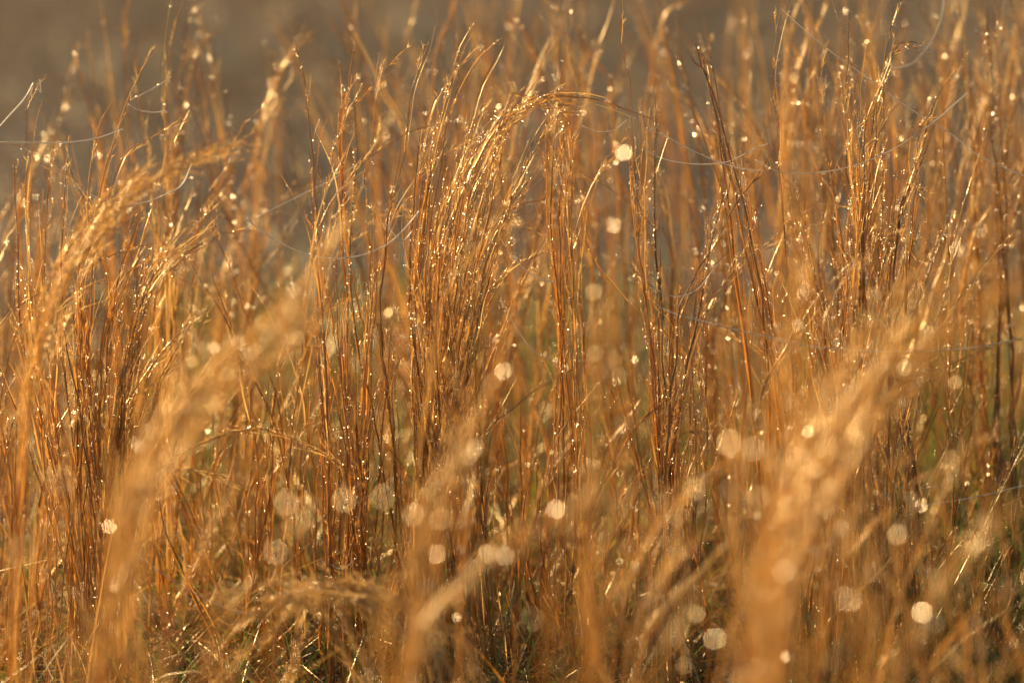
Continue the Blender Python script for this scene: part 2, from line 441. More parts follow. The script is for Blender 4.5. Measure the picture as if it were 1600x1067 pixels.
B(CL, 'open clump of forked pale-tipped stalks between the tall dark-stemmed stalk and the centre fan', 'grass clump', 'clumps of golden dry grass', [
    [(552,76),(549,98),(543,140),(535,180),(533,230),(535,300),(540,360),(548,420),(560,480),(570,560)],
    [(597,82),(590,110),(586,150),(583,190),(578,230),(583,260),(582,330),(585,420)],
    [(648,71),(625,82),(600,108),(575,135),(550,165),(540,195),(535,250),(534,330),(540,430)],
    [(539,142),(534,170),(530,200)],
    [(527,210),(518,240),(515,270),(508,300),(505,350),(510,430)],
    [(567,210),(570,240),(572,290),(575,360),(578,440)]], 4.0, seed=12, branch=9, extra=5, spread=7, short=(.45, .8), root_x=575, root_w=16)
B(ST, 'dewy stalk slanting steeply up to the right across the open clump left of centre', 'grass stalk', None, [
    [(700,190),(640,207),(605,228),(572,250),(545,280),(520,312),(500,352),(488,400)]], 3.88, seed=13, branch=24, wraps=5, dewn=120)
B(CL, 'big fan-shaped clump of fine golden stems sweeping up to the right in the centre', 'grass clump', 'clumps of golden dry grass', [
    [(667,58),(662,90),(650,120),(640,150),(637,190),(632,250),(618,300),(606,356),(598,430),(596,520)],
    [(742,36),(720,70),(708,110),(698,150),(690,190),(680,240),(668,300),(660,360),(650,450),(645,560)],
    [(755,68),(735,85),(712,110),(690,145),(672,180),(660,240),(650,320),(645,420)],
    [(792,62),(775,100),(755,140),(742,180),(728,230),(715,300),(705,360),(695,450),(690,560)],
    [(845,120),(812,160),(790,180),(770,225),(745,290),(730,350),(715,440),(705,560)],
    [(860,175),(840,205),(820,255),(800,320),(780,380),(760,450),(735,560)],
    [(725,110),(712,150),(700,190),(690,240),(680,300),(672,380),(665,480)],
    [(800,150),(770,200),(740,240),(715,290),(700,350),(690,440)],
    [(848,250),(810,300),(785,350),(765,420),(745,500),(730,600)],
    [(706,128),(690,175),(672,240),(660,320),(650,420),(642,520)]], 4.0, extra=42, seed=14, root_x=690, root_w=75, spread=16, short=(.5, .97), dspread=.07)
B(CL, 'slender upright clump of red-brown stems left of the big centre fan, only mid height', 'grass clump', 'clumps of golden dry grass', [
    [(540,395),(527,390),(526,430),(528,490),(532,560),(537,640),(545,740)],
    [(540,450),(536,500),(536,580),(545,680),(552,760)],
    [(552,520),(556,600),(560,680),(566,760)],
    [(590,380),(588,460),(580,540),(578,640),(575,740)]], 3.99, extra=18, seed=15, root_x=565, root_w=22, spread=10, short=(.5, 1), tint=.34, branch=5)
B(CL, 'row of straight coppery stems low in the centre, shorter than the fan behind', 'grass clump', 'clumps of golden dry grass', [
    [(610,520),(612,600),(615,700),(620,800)],
    [(655,540),(652,620),(650,720),(648,820)],
    [(720,560),(712,640),(700,740),(695,840)],
    [(790,610),(770,680),(755,760),(740,860)]], 3.95, extra=16, seed=16, root_x=660, root_w=75, spread=20, short=(.5, 1), tint=.36, branch=4, dspread=.1)
B(ST, 'drooping seed head arching right from the centre fan and ending in a fine point', 'grass stalk', None, [
    [(1036,190),(1000,178),(960,165),(920,155),(880,151),(850,154),(820,166),(795,182),(765,215),(740,260),(722,320)],
    [(912,137),(880,143),(850,152),(815,165),(785,185)],
    [(905,185),(870,170),(835,168),(800,182)]], 4.0, seed=17, branch=46, wraps=6, dewn=120, extra=3, spread=3, droop=0, tint=.68, short=(.85, 1))
B(ST, 'spray of thin tips pointing right just below the right side of the centre fan', 'grass stalk', None, [
    [(855,312),(825,314),(800,325),(775,350),(755,390),(735,450)],
    [(860,395),(830,405),(800,420),(775,445),(755,490)],
    [(845,330),(815,335),(795,345),(770,375)]], 4.0, seed=18, branch=12, extra=3, spread=5)
B(ST, 'tall stalk thick with sheaths reaching the top edge, left of two curving silk lines', 'grass stalk', None, [
    [(967,0),(970,40),(973,70),(980,110),(983,150),(987,190),(990,250),(993,310),(997,356),(1001,400),(1007,440),(1015,500),(1020,560),(1027,620),(1035,700)]], 4.0, extra=4, seed=19, spread=6, wraps=8, branch=16, short=(.6, .95))
B(ST, 'upright stalk with a thin pointed top, first to the right of the centre fan', 'grass stalk', None, [
    [(882,96),(876,130),(870,170),(865,230),(862,290),(862,350),(866,400),(873,470),(880,540),(887,620),(897,700)],
    [(910,200),(893,218),(890,260),(885,330)]], 4.0, seed=20, wraps=7, branch=9, extra=2, spread=5, tint=.4)
B(ST, 'upright stalk second to the right of the centre fan, with side tips at mid height', 'grass stalk', None, [
    [(890,118),(891,180),(892,230),(893,290),(895,356),(900,420),(905,480),(910,550),(917,630)],
    [(875,210),(885,250),(890,300),(893,360)]], 4.03, seed=21, wraps=6, branch=8, extra=2, spread=5)
B(ST, 'long left-leaning stalk behind the pair of upright stalks right of the centre fan', 'grass stalk', None, [
    [(905,300),(913,356),(928,410),(960,445),(1000,490),(1040,520),(1070,550),(1100,585),(1130,640)],
    [(970,390),(1000,430),(1030,480),(1060,530)]], 4.07, seed=22, branch=8, tint=.5)
B(ST, 'thin reddish blade slanting gently down to the right beside the pair of upright stalks', 'grass stalk', None, [
    [(900,272),(925,282),(955,298),(988,318),(1020,350),(1050,400)]], 4.04, seed=23, branch=3, wraps=2, dewn=15, r0=.0007, tint=.45)
B(ST, 'thick dark stalk with a ragged hooked top leaning left, standing alone right of centre', 'grass stalk', None, [
    [(1082,64),(1090,85),(1100,115),(1115,150),(1128,190),(1137,230),(1150,270),(1162,310),(1170,360),(1185,420),(1192,480),(1200,560)],
    [(1092,80),(1103,105),(1112,135)],[(1077,82),(1092,108),(1108,140)]], 4.0, seed=24, wraps=10, branch=3, r0=.0016, tint=.3, dewn=30)
B(ST, 'small side twig with dew beads reaching right from the thick hooked stalk', 'grass stalk', None, [
    [(1190,237),(1172,212),(1150,196),(1135,188),(1122,184),(1140,230),(1160,300)]], 3.99, seed=25, branch=4, wraps=2, r0=.0006, dewn=50)
B(ST, 'dew-studded stalk bending up to the right just below the thick hooked stalk, upper of two', 'grass stalk', None, [
    [(1205,240),(1180,280),(1155,315),(1135,350),(1110,392),(1088,420),(1075,450),(1062,480),(1055,560),(1045,640)],
    [(1142,262),(1140,290),(1133,315),(1122,340)]], 3.95, seed=26, branch=22, wraps=6, dewn=170, r0=.0013)
B(ST, 'dewy stalk with a bright bead chain rising right below the hooked stalk, lower of two', 'grass stalk', None, [
    [(1240,345),(1200,380),(1165,405),(1130,445),(1108,475),(1095,510),(1082,560),(1072,620),(1060,700)]], 3.9, seed=27, branch=20, wraps=5, dewn=170)
B(CL, 'tight group of upright russet stems under the tall sheathed stalk right of centre', 'grass clump', 'clumps of golden dry grass', [
    [(1005,440),(1012,520),(1020,600),(1025,700)],
    [(1045,500),(1040,580),(1037,660),(1040,760)],
    [(1100,500),(1085,580),(1075,680),(1065,780)],
    [(1100,420),(1100,500),(1103,600),(1105,720)],
    [(1032,380),(1030,450),(1030,540),(1030,640)]], 4.03, extra=20, seed=28, root_x=1045, root_w=30, spread=10, tint=.36, branch=6, short=(.6, 1))
B(ST, 'tall straight stalk reaching the top edge, a row of dew beads on its right side', 'grass stalk', None, [
    [(1223,-8),(1213,60),(1208,110),(1210,160),(1215,220),(1218,280),(1225,356),(1230,430),(1235,520),(1237,620)]], 4.0, seed=29, wraps=8, branch=10, tint=.36, extra=2, spread=4, dewn=170)
B(CL, 'tall crowded clump of shining stems in the right half, thickly beaded with dew', 'grass clump', 'clumps of golden dry grass', [
    [(1298,-2),(1315,40),(1325,80),(1332,130),(1340,180),(1342,240),(1345,320),(1348,420),(1350,540)],
    [(1287,65),(1283,110),(1285,160),(1288,210),(1295,260),(1303,300),(1313,356),(1320,440),(1325,540)],
    [(1398,0),(1392,40),(1387,75),(1380,110),(1370,150),(1360,200),(1352,260),(1348,356),(1345,450),(1342,560)],
    [(1411,175),(1403,210),(1397,260),(1395,300),(1390,356),(1385,450),(1375,560)],
    [(1327,15),(1326,50),(1325,80),(1322,160),(1322,260),(1330,360)],
    [(1255,300),(1262,360),(1275,440),(1290,520)],
    [(1384,60),(1382,110),(1383,180),(1384,260),(1382,340),(1380,440)],
    [(1345,185),(1325,220),(1305,265),(1290,320),(1280,400),(1290,500)]], 4.0, extra=48, seed=30, root_x=1335, root_w=60, spread=17, dw=1.9, short=(.5, .95), dspread=.07)
B(ST, 'stalk with a crook at its top bent over right above the crowded right clump', 'grass stalk', None, [
    [(1447,70),(1428,66),(1412,65),(1400,76),(1388,105),(1374,140),(1357,178),(1350,230),(1350,300)],
    [(1400,75),(1386,95),(1378,120),(1372,150)]], 3.99, seed=31, wraps=7, branch=16, dewn=130, r0=.0012, extra=2, spread=3)
B(ST, 'tapering stalk with a pointed beaded head leaning right of the crowded right clump', 'grass stalk', None, [
    [(1491,97),(1480,130),(1460,165),(1447,200),(1436,235),(1420,280),(1410,320),(1403,370),(1395,450),(1390,560)],
    [(1447,172),(1440,200),(1434,235)],[(1432,290),(1422,305),(1414,320)]], 3.98, seed=32, wraps=8, branch=18, dewn=150, r0=.0012)
B(ST, 'plain thin upright stalk standing between the two leaning beaded ones at the right', 'grass stalk', None, [
    [(1474,163),(1475,200),(1477,260),(1478,300),(1479,356),(1485,430),(1483,520),(1484,620),(1482,740)]], 4.02, seed=33, wraps=5, branch=5, tint=.4, extra=1, spread=3)
B(ST, 'slim sharp stalk with a pale spiky head leaning right, nearest the right edge', 'grass stalk', None, [
    [(1542,200),(1530,240),(1515,290),(1503,330),(1492,370),(1485,430),(1470,480),(1455,530),(1443,580),(1430,650),(1420,740)]], 4.0, seed=34, wraps=6, branch=16, dewn=130)
B(ST, 'arching dewy head reaching up towards the right edge from the blurred plumes', 'grass stalk', None, [
    [(1590,371),(1560,390),(1540,411),(1520,437),(1500,462),(1480,500),(1455,545),(1430,600)]], 3.93, seed=35, wraps=4, branch=20, dewn=150)
B(ST, 'long bowed stalk falling from the right edge down left through the right clump', 'grass stalk', None, [
    [(1600,525),(1540,545),(1485,568),(1430,590),(1390,618),(1345,652),(1300,690),(1265,740),(1240,800)],
    [(1540,548),(1480,585),(1420,610),(1370,645),(1330,680)]], 3.9, seed=36, wraps=5, branch=14, dewn=100, tint=.7)
B(ST, 'dewy stalk rising right from the glowing plumes to the foot of the crowded clump', 'grass stalk', None, [
    [(1345,405),(1305,435),(1265,480),(1240,530),(1218,565),(1200,590),(1185,650)]], 3.9, seed=37, wraps=4, branch=22, dewn=160)
B(CL, 'straight orange stems rising from the short green grass below the right clump', 'grass clump', 'clumps of golden dry grass', [
    [(1365,640),(1372,720),(1378,800)],
    [(1405,620),(1415,720),(1432,850)],
    [(1392,730),(1398,780),(1400,850)],
    [(1440,640),(1430,740),(1425,840)],
    [(1320,640),(1320,740),(1318,840)]], 4.1, extra=20, seed=38, root_x=1390, root_w=60, spread=24, tint=.38, branch=2, wraps=3, dewn=22, dspread=.15)
B(ST, 'pale flat blade arching up right over the short green grass at lower right', 'grass stalk', None, [
    [(1450,843),(1425,858),(1395,878),(1365,902),(1340,928),(1315,955),(1290,985)]], 3.9, seed=39, wraps=3, branch=2, dewn=30, r0=.0016, tint=.9)
B(ST, 'beaded stalk coming in from the right edge just above the lower right corner', 'grass stalk', None, [
    [(1600,668),(1585,705),(1570,745),(1552,790),(1540,830),(1530,880)],[(1578,740),(1562,770),(1545,810)]], 3.95, seed=40, wraps=4, branch=10, dewn=120)
B(ST, 'fluffy out-of-focus head arching to the left near the bottom left of centre', 'grass stalk', None, [
    [(355,1000),(375,975),(400,952),(440,933),(490,920),(540,918),(585,922),(640,945),(700,985),(740,1020)],
    [(330,1066),(375,1025),(420,990),(470,955),(520,932),(570,922)],
    [(620,900),(570,905),(520,915),(480,930)]], 3.62, seed=41, wraps=5, branch=46, extra=7, spread=5, r0=.001, tint=.8, dewn=120, droop=0, short=(.85, 1))
B(ST, 'two dark thin weed stems standing at the bottom left of centre', 'grass stalk', None, [
    [(503,935),(508,980),(512,1030),(515,1066)],[(519,885),(530,930),(536,980),(560,1030)]], 3.98, seed=42, wraps=2, branch=2, dewn=20, r0=.0009, tint=.08)
B(ST, 'nearly black thin stalk leaning right in the brown hollow below the centre', 'grass stalk', None, [
    [(765,760),(757,790),(748,830),(738,880),(730,950)]], 3.97, seed=43, wraps=1, branch=0, dewn=8, r0=.0009, tint=.02)
B(CL, 'short tuft of tawny and green blades at the bottom right corner', 'grass clump', None, [
    [(1600,880),(1585,920),(1572,960),(1562,1010)],[(1548,920),(1552,960),(1556,1010)],[(1575,935),(1566,970),(1560,1010)],
    [(1530,960),(1545,990),(1556,1020)],[(1590,990),(1575,1010),(1560,1040)]], 4.02, extra=9, seed=44, root_x=1560, root_w=8, spread=12, branch=0, wraps=7, dewn=14, r0=.0013, tint=.62, short=(.6, 1))
B(ST, 'pale dewy straw rising right to the foot of the pair of upright stalks', 'grass stalk', None, [
    [(800,640),(835,612),(870,590),(905,572),(915,560)][::-1] + [(770,665),(740,720)]], 3.95, seed=45, wraps=3, branch=9, dewn=90, r0=.0008, tint=.7)
B(ST, 'pale dew-frosted straw slanting up to the right left of the big centre clump', 'grass stalk', None, [
    [(554,462),(530,475),(500,494),(470,522),(445,560),(430,620)]], 4.12, seed=46, wraps=3, branch=14, dewn=90, tint=.7)
B(ST, 'thin orange stem with a swollen joint leaning left under the long silk arc', 'grass stalk', None, [
    [(427,440),(435,470),(445,510),(455,540),(465,580),(475,640),(485,700),(492,780)]], 4.06, seed=47, wraps=6, branch=5)

# stems a little behind, softly out of focus, top left to top right
BK = [  # label, distance, guides
 ('soft bare stem leaving the top edge, leftmost of the blurred ones at the upper left', 4.62, [[(157,-5),(165,70),(175,130),(183,190),(190,280)]]),
 ('blurred stalk leaning left with a single dew ring on its tip at the upper left', 4.6, [[(103,52),(120,100),(135,150),(150,205),(165,290)]]),
 ('blurred stalk with one ring of light half way down at the upper left', 4.66, [[(133,50),(145,110),(160,180),(168,260)]]),
 ('blurred upright stalk with three dew rings one above another at the upper left', 4.6, [[(203,-5),(198,60),(195,100),(200,180),(208,260),(212,340)]]),
 ('half sharp wavy stem with a curved tip right of the upright one with dew rings', 4.25, [[(285,3),(273,45),(260,100),(257,150),(261,205),(262,300)]]),
 ('broad blurred seed head leaning right into the top edge at the upper left', 4.55, [[(312,-5),(296,35),(288,80),(285,130),(284,200),(270,290)]]),
 ('broad blurred seed head leaning left under the top edge, crossing the right-leaning one', 4.65, [[(306,5),(322,60),(338,140),(345,210),(358,280),(372,350)]]),
 ('short blurred twig with dew at its tip crossing the pair of broad seed heads', 4.5, [[(344,40),(322,60),(302,86),(292,130),(285,190)]]),
 ('blurred thin stalk alone right of the pair of broad seed heads', 4.55, [[(352,140),(358,200),(363,290),(366,380)]]),
 ('blurred stalk leaning right behind the clump at the left edge, dark against the grey meadow', 4.75, [[(130,60),(112,110),(98,170),(80,240)]]),
 ('blurred stalk arching right with a bright dew ring close to the tall dark-stemmed stalk', 4.6, [[(500,45),(468,72),(435,120),(412,175),(402,230),(398,320)],[(462,80),(455,125),(430,165),(405,220)]]),
 ('faint broad stem in the grey gap left of the tall dark-stemmed stalk', 5.0, [[(432,80),(430,160),(433,240),(436,340)]]),
 ('faint blurred twig sloping down to the right behind the open forked clump', 4.75, [[(505,80),(540,115),(575,145),(600,175),(622,210),(650,260)]]),
 ('faint blurred stalk leaning left behind the top of the centre fan', 4.7, [[(610,100),(640,140),(665,180),(690,230)]]),
 ('blurred stalk with a dotted row of dew leaning left behind the centre fan', 4.5, [[(800,20),(830,60),(850,120),(860,200)]]),
 ('blurred stem curving up from behind the drooping seed head to the top edge', 4.6, [[(862,-5),(872,60),(880,120),(900,200)]]),
 ('blurred twig with a dew cluster leaning left above the drooping seed head', 4.55, [[(890,20),(905,60),(930,100),(948,120),(960,200)]]),
 ('blurred pale plume bending right at the top edge right of centre', 4.75, [[(1075,-5),(1050,10),(1035,40),(1020,90),(1010,160)]]),
 ('blurred stalk, dew ring on its tip, between the tall sheathed and the hooked stalks', 4.35, [[(1022,100),(1015,140),(1012,170),(1020,250),(1033,300),(1045,350),(1050,420)]]),
 ('blurred stem leaning left towards the hooked stalk from behind', 4.45, [[(1055,20),(1062,90),(1075,150),(1090,220),(1100,300)]]),
 ('blurred stem with two bright dew rings just right of the top of the hooked stalk', 4.4, [[(1098,25),(1103,60),(1108,100),(1118,180)]]),
 ('blurred long stem sloping down right under the ring-tipped one behind the hooked stalk', 4.5, [[(1020,110),(1060,140),(1095,185),(1115,230),(1130,300)]]),
 ('thick wavy blurred stalk leaving the top edge, right of the crowded right clump', 4.3, [[(1550,-5),(1555,60),(1560,110),(1565,160),(1570,260)],[(1540,0),(1545,80),(1550,150),(1553,210)]]),
 ('blurred long stalk sloping from the top edge down to the right edge', 4.6, [[(1435,-5),(1460,50),(1500,95),(1540,140),(1575,200),(1590,280)]]),
 ('blurred stalk leaning left with dew near its tip right of the tapering beaded one', 4.35, [[(1500,75),(1510,120),(1520,180),(1527,230),(1530,300)]]),
 ('blurred stem at the top right corner leaning left', 4.55, [[(1578,-5),(1590,40),(1605,90),(1612,160)]]),
 ('blurred stem parallel to the one in the top right corner', 4.6, [[(1558,-5),(1575,60),(1590,110),(1602,170)]]),
 ('blurred dewy stalk at the right edge leaning right with a double dew ring', 4.3, [[(1600,150),(1588,170),(1578,200),(1572,260)]]),
 ('blurred thin stem in the gap left of the crowded right clump at the top edge', 4.5, [[(1362,-5),(1358,60),(1356,120),(1360,200)]]),
 ('pair of soft blurred stalks behind the straight beaded one at the top edge', 4.5, [[(1250,0),(1235,50),(1225,110),(1222,200)],[(1265,20),(1255,80),(1240,150)]]),
]
for i, (lab, d, g) in enumerate(BK):
    B(ST, lab, 'grass stalk', 'blurred stalks standing behind the sharp ones', g, d, seed=100 + i, lod=.5, wraps=8, branch=22, r0=.0014, dewn=26, dewr=.0008, extra=1, spread=6, n=40, short=(.6, .95))

# ------------------------------------------------------------------ blurred plumes close to the camera
FG = [  # label, distance, guides, bead list
 ('broad blurred plume sweeping up to the right in front of the gap at left', 3.05, [[(575,310),(530,365),(475,435),(400,525),(320,595),(250,670),(200,760),(170,880)],[(540,340),(490,420),(420,500),(340,575),(265,650),(215,740),(190,860)],[(500,480),(430,560),(350,610),(280,680),(230,770),(205,880)]], 9, 7, []),
 ('wide glowing orange plume standing upright in the right half, nearest the camera', 2.6, [[(1180,470),(1178,560),(1172,650),(1168,760),(1175,900)],[(1150,560),(1150,660),(1155,800)]], 8, 9, [(1142,693,1.6),(1185,778,1.3),(1150,640,.9)]),
 ('upright blurred plume in front of the tall sheathed stalk right of centre', 2.95, [[(990,185),(975,270),(960,350),(952,430),(940,520),(930,620),(925,740)],[(930,480),(925,560),(925,680)]], 4, 8, [(930,457,1.2),(932,553,1.3),(970,588,.9)]),
 ('half blurred stalk sloping down to the right in front of the big centre clump', 3.35, [[(622,478),(645,510),(670,545),(695,580),(715,620),(725,680),(722,760)]], 3, 5, [(609,490,1.6)]),
 ('bright blurred plume rising to the right in front of the lower part of the centre', 2.9, [[(790,560),(760,620),(735,690),(710,740),(680,790),(660,860)],[(745,640),(725,700),(700,770)]], 5, 8, [(746,702,2.0),(735,715,1.6)]),
 ('blurred plume with pale tips bending over to the right edge, uppermost of three', 3.0, [[(1610,345),(1540,360),(1470,395),(1400,460),(1330,540),(1270,640),(1220,760),(1180,900)],[(1500,400),(1430,450),(1360,520),(1290,620),(1240,740)]], 11, 8, [(1368,460,1.1),(1447,480,1.0),(1392,505,.9)]),
 ('blurred plume bending over to the right edge, middle one of three', 3.0, [[(1610,425),(1520,462),(1440,520),(1370,595),(1300,700),(1240,820),(1200,940)],[(1540,470),(1460,530),(1390,600),(1320,700),(1270,800)]], 11, 8, [(1414,577,1.3),(1388,573,1.0),(1395,548,.8)]),
 ('blurred plume bending to the right with brown shadowed stems, lowest of three at the right', 3.1, [[(1480,495),(1400,575),(1320,655),(1250,750),(1190,860),(1150,980)],[(1430,580),(1340,680),(1260,790),(1210,900)]], 7, 8, [(1291,618,1.2),(1340,570,.8),(1494,598,1.0)]),
 ('blurred glowing head with a pale top in front of the straight beaded stalk', 3.05, [[(1262,335),(1248,370),(1235,430),(1225,500),(1215,600),(1205,720)],[(1290,300),(1270,370),(1250,440)]], 5, 8, []),
 ('blurred pale plume near the top, just left of the crowded right clump', 3.3, [[(1262,85),(1245,130),(1238,200),(1240,290),(1242,380)],[(1250,50),(1240,110),(1232,170)]], 4, 8, [(1242,122,1.2),(1238,200,.7)]),
 ('blurred plume rising to the right from the bottom centre with a bright bead on it', 2.8, [[(960,750),(900,790),(820,840),(760,880),(710,920),(660,980),(640,1060)]], 6, 9, [(742,890,1.4)]),
 ('blurred plume rising towards the right edge with the brightest bead at the lower right', 2.8, [[(1620,770),(1580,805),(1545,835),(1500,880),(1450,940),(1420,1010),(1400,1070)]], 6, 9, [(1528,853,2.2),(1540,845,1.2),(1486,719,.9)]),
 ('blurred low plume with a bright white bead on the bottom edge at the right', 2.9, [[(1240,860),(1220,920),(1205,990),(1200,1060)],[(1180,900),(1190,980),(1195,1060)]], 5, 12, [(1197,1049,1.3),(1090,961,1.4),(1070,1040,1.0)]),
 ('large dim blurred plume at the lower left corner with a big pale bead', 2.35, [[(110,740),(70,820),(50,900),(40,1000)],[(150,780),(105,870),(90,980)]], 4, 14, [(36,866,2.0),(97,754,1.4)]),
 ('blurred upright plume second from the lower left corner with a dim bead in front', 2.5, [[(265,700),(235,790),(220,890),(215,1040)],[(205,760),(195,860),(190,980)]], 3, 12, [(225,946,1.3),(265,830,1.2),(255,950,1.0)]),
 ('blurred upright plume in front of the fine arching stalk at the lower left', 2.5, [[(360,640),(330,740),(315,850),(310,980)],[(400,720),(370,820),(355,940)]], 3, 12, [(353,930,1.2)]),
 ('blurred plume with three dim beads in front of the dark hollow at lower left', 2.6, [[(500,760),(450,840),(425,930),(415,1040)]], 3, 14, [(450,787,1.4),(540,782,1.4),(600,778,1.2)]),
 ('blurred upright plume in front of the coppery stems at the bottom centre', 2.7, [[(700,770),(650,850),(620,950),(605,1060)]], 4, 14, [(648,806,1.2),(690,812,1.0)]),
 ('blurred broad plume right of the bottom centre, glowing orange', 2.6, [[(960,690),(905,800),(870,920),(850,1060)],[(1000,760),(940,850),(905,960)]], 4, 16, [(833,967,.8)]),
 ('blurred plume leaning right between the bottom centre and the wide glowing one', 2.7, [[(1100,720),(1030,810),(970,920),(940,1040)],[(1120,800),(1050,880),(1000,980)]], 4, 14, [(1088,766,1.8)]),
 ('tall blurred plume right of the wide glowing orange one', 2.6, [[(1250,610),(1240,710),(1235,820),(1235,960)]], 5, 16, [(1252,719,1.2),(1202,710,1.0),(1222,735,.9)]),
 ('low blurred plume in front of the short green grass at the lower right', 2.8, [[(1340,800),(1330,880),(1325,960),(1325,1060)],[(1370,830),(1360,920),(1350,1020)]], 6, 12, [(1405,836,1.6),(1296,762,.8)]),
 ('low blurred plume just left of the lower right corner tuft', 2.9, [[(1500,900),(1490,960),(1480,1030),(1478,1070)],[(1470,880),(1465,960),(1460,1060)]], 5, 10, []),
 ('pale thin blurred stalk in front of the right clump leaning right with a dim ring', 3.2, [[(1440,440),(1395,540),(1350,640),(1310,760),(1290,880)]], 3, 8, [(1300,763,.6),(1295,801,.7)]),
 ('half blurred bright straw leaning right below the middle right with a glittering tip', 3.4, [[(1180,690),(1130,730),(1090,760),(1055,790),(1020,835),(985,900),(965,980)]], 4, 5, [(1091,764,.9)]),
]
for i, (lab, d, g, ex, sp, beads) in enumerate(FG):
    B('grass_plume', lab, 'grass plume', 'blurred plumes close to the camera', g, d, seed=200 + i, lod=.5, wraps=3, branch=64 if i == 0 else 40 if i in (4, 5, 6, 7, 10, 11) else 18, r0=.0009, head_from=.5 if i in (0, 5, 6, 7) else .4, dewn=2.2, dewr=.0012, extra=int(ex * .8), spread=sp * 1.6, n=36, short=(.8, 1.0), tint=.55, beads=beads, dspread=.08,
      **(dict(root_x=40, root_w=90, droop=0) if i == 0 else dict(root_x=1110, root_w=100, droop=.1) if i in (5, 6, 7) else {}))

# ------------------------------------------------------------------ thickets: many tufts, each its own thing
rngT = np.random.default_rng(77)
def tufts(n, xr, dr, topr, label, group, lean=0.0, stems=(2, 5), seed=0, width=45, **kw):
    for i in range(n):
        d = rngT.uniform(*dr); x = rngT.uniform(*xr)
        gs = []
        gy = ground_y(d)
        for _ in range(rngT.integers(*stems) + 1):
            ty = rngT.uniform(*topr)
            x0 = x + rngT.normal() * width * .5; dx = (lean + rngT.normal() * .16) * (gy - ty)
            cu = rngT.normal() * .05 * (gy - ty)
            gs.append([(x0 + dx, ty), (x0 + dx * .72 + cu, ty + (gy - ty) * .22), (x0 + dx * .45 + cu, ty + (gy - ty) * .5), (x0 + dx * .2, ty + (gy - ty) * .8)])
        k = dict(lod=.5, wraps=6, branch=14, r0=.0012, dewn=12, dewr=.0007, n=34)
        k.update(kw)
        B('grass_tuft', label, 'grass tuft', group, gs, d, seed=seed + i, root_x=x, root_w=width * .3, **k)
tufts(34, (620, 1640), (4.4, 5.5), (-110, 170), 'blurred dry grass tuft in the tall thicket that fills the top right of the meadow', 'tufts of the blurred thicket at the top right', seed=1000, stems=(3, 6))
tufts(6, (-40, 420), (4.35, 5.0), (250, 420), 'low blurred grass tuft behind the stems of the left half', 'blurred tufts behind the left half', seed=1100, stems=(2, 5))
tufts(6, (-60, 330), (4.15, 4.6), (130, 300), 'soft grass tuft with tall thin tips just behind the sharp clumps at the left edge', 'soft tufts behind the left edge', seed=1150, stems=(2, 5), branch=12, lean=.1)
tufts(7, (420, 1300), (4.3, 5.2), (380, 620), 'low blurred brown tuft behind the centre clump and its neighbours', 'blurred low tufts behind the centre', seed=1200, tint=.4)
tufts(11, (1150, 1640), (4.3, 5.2), (150, 520), 'blurred russet tuft behind the crowded clump and stalks at the right', 'blurred tufts behind the right clump', seed=1300, tint=.42)
tufts(8, (-20, 520), (4.02, 4.3), (560, 760), 'short coppery tuft low between the stems in the lower left', 'short tufts in the lower left', seed=1400, stems=(4, 8), branch=4, tint=.36, dewn=20, dewr=.0003)
tufts(18, (560, 1600), (3.95, 4.3), (600, 850), 'short coppery tuft low between the stems in the lower right half', 'short tufts in the lower right half', seed=1500, stems=(4, 8), branch=4, tint=.38, dewn=20, dewr=.0003)
tufts(7, (-40, 1640), (3.1, 3.6), (720, 960), 'low half blurred tuft in front of the sharp stems along the bottom edge', 'low tufts along the bottom edge', seed=1600, stems=(3, 6), branch=12, tint=.55, dewn=4)

# loose straws leaning across the stems
rngL = np.random.default_rng(321)
for i in range(62):
    d = rngL.choice([rngL.uniform(3.3, 3.8), rngL.uniform(3.9, 4.2), rngL.uniform(4.2, 4.8)], p=[.3, .4, .3])
    x, y = rngL.uniform(-20, 1600), rngL.uniform(330, 900)
    l = rngL.uniform(90, 260); a = radians(rngL.uniform(22, 62)) * (1 if rngL.random() < .75 else -1)
    dx, dy = l * sin(a) , l * cos(a); bow = rngL.uniform(.0, .3) * l
    g = [(x + dx, y - dy * .8 + bow * .4), (x + dx * .6, y - dy * .62), (x + dx * .25, y - dy * .3), (x, y + dy * .1), (x - dx * .12, y + dy * .5)]
    B('loose_straw', 'single bent straw leaning at a slant across the upright stems', 'straw', 'loose straws leaning across the stems', [g], d, seed=1800 + i, wraps=2, branch=rngL.integers(2, 14), r0=rngL.uniform(.0004, .0009), dewn=40, tint=rngL.uniform(.35, .85), n=36)

# ------------------------------------------------------------------ spider silk
def silk(label, pts, d, r=.00035, dn=4, seed=0, d2=None):
    rng = np.random.default_rng(5000 + seed); m = len(pts); d -= .08; r *= 1.3
    dd = np.linspace(d, d2 if d2 else d, m)
    q = resample([at(x, y, z) for (x, y), z in zip(pts, dd)], 60)
    root = empty('silk_thread', q[0]); tag(root, label, 'spider silk', 'strands of spider silk')
    mb = MB(); mb.tube(q, np.full(60, r * 1.35), rng, 4); mb.build('strand', M_SILK, root)
    if dn:
        db = MB(); k = rng.integers(0, 60, dn)
        add_drops(db, q[k], np.full(dn, r * 1.8) * rng.uniform(.7, 1.4, dn), rng)
        tag(db.build('dewdrops', M_DEW, root, smooth=False), kind='stuff')
S = silk
S('long pale silk arc sagging between the gap on the left and the centre fan', [(385,340),(405,358),(430,375),(470,394),(515,404),(560,400),(600,385),(630,360),(655,330)], 4.0, seed=1)
S('fine silk line running almost level across the stems at the upper left', [(0,222),(50,223),(100,223),(148,217),(192,202)], 4.02, seed=2, r=.0003)
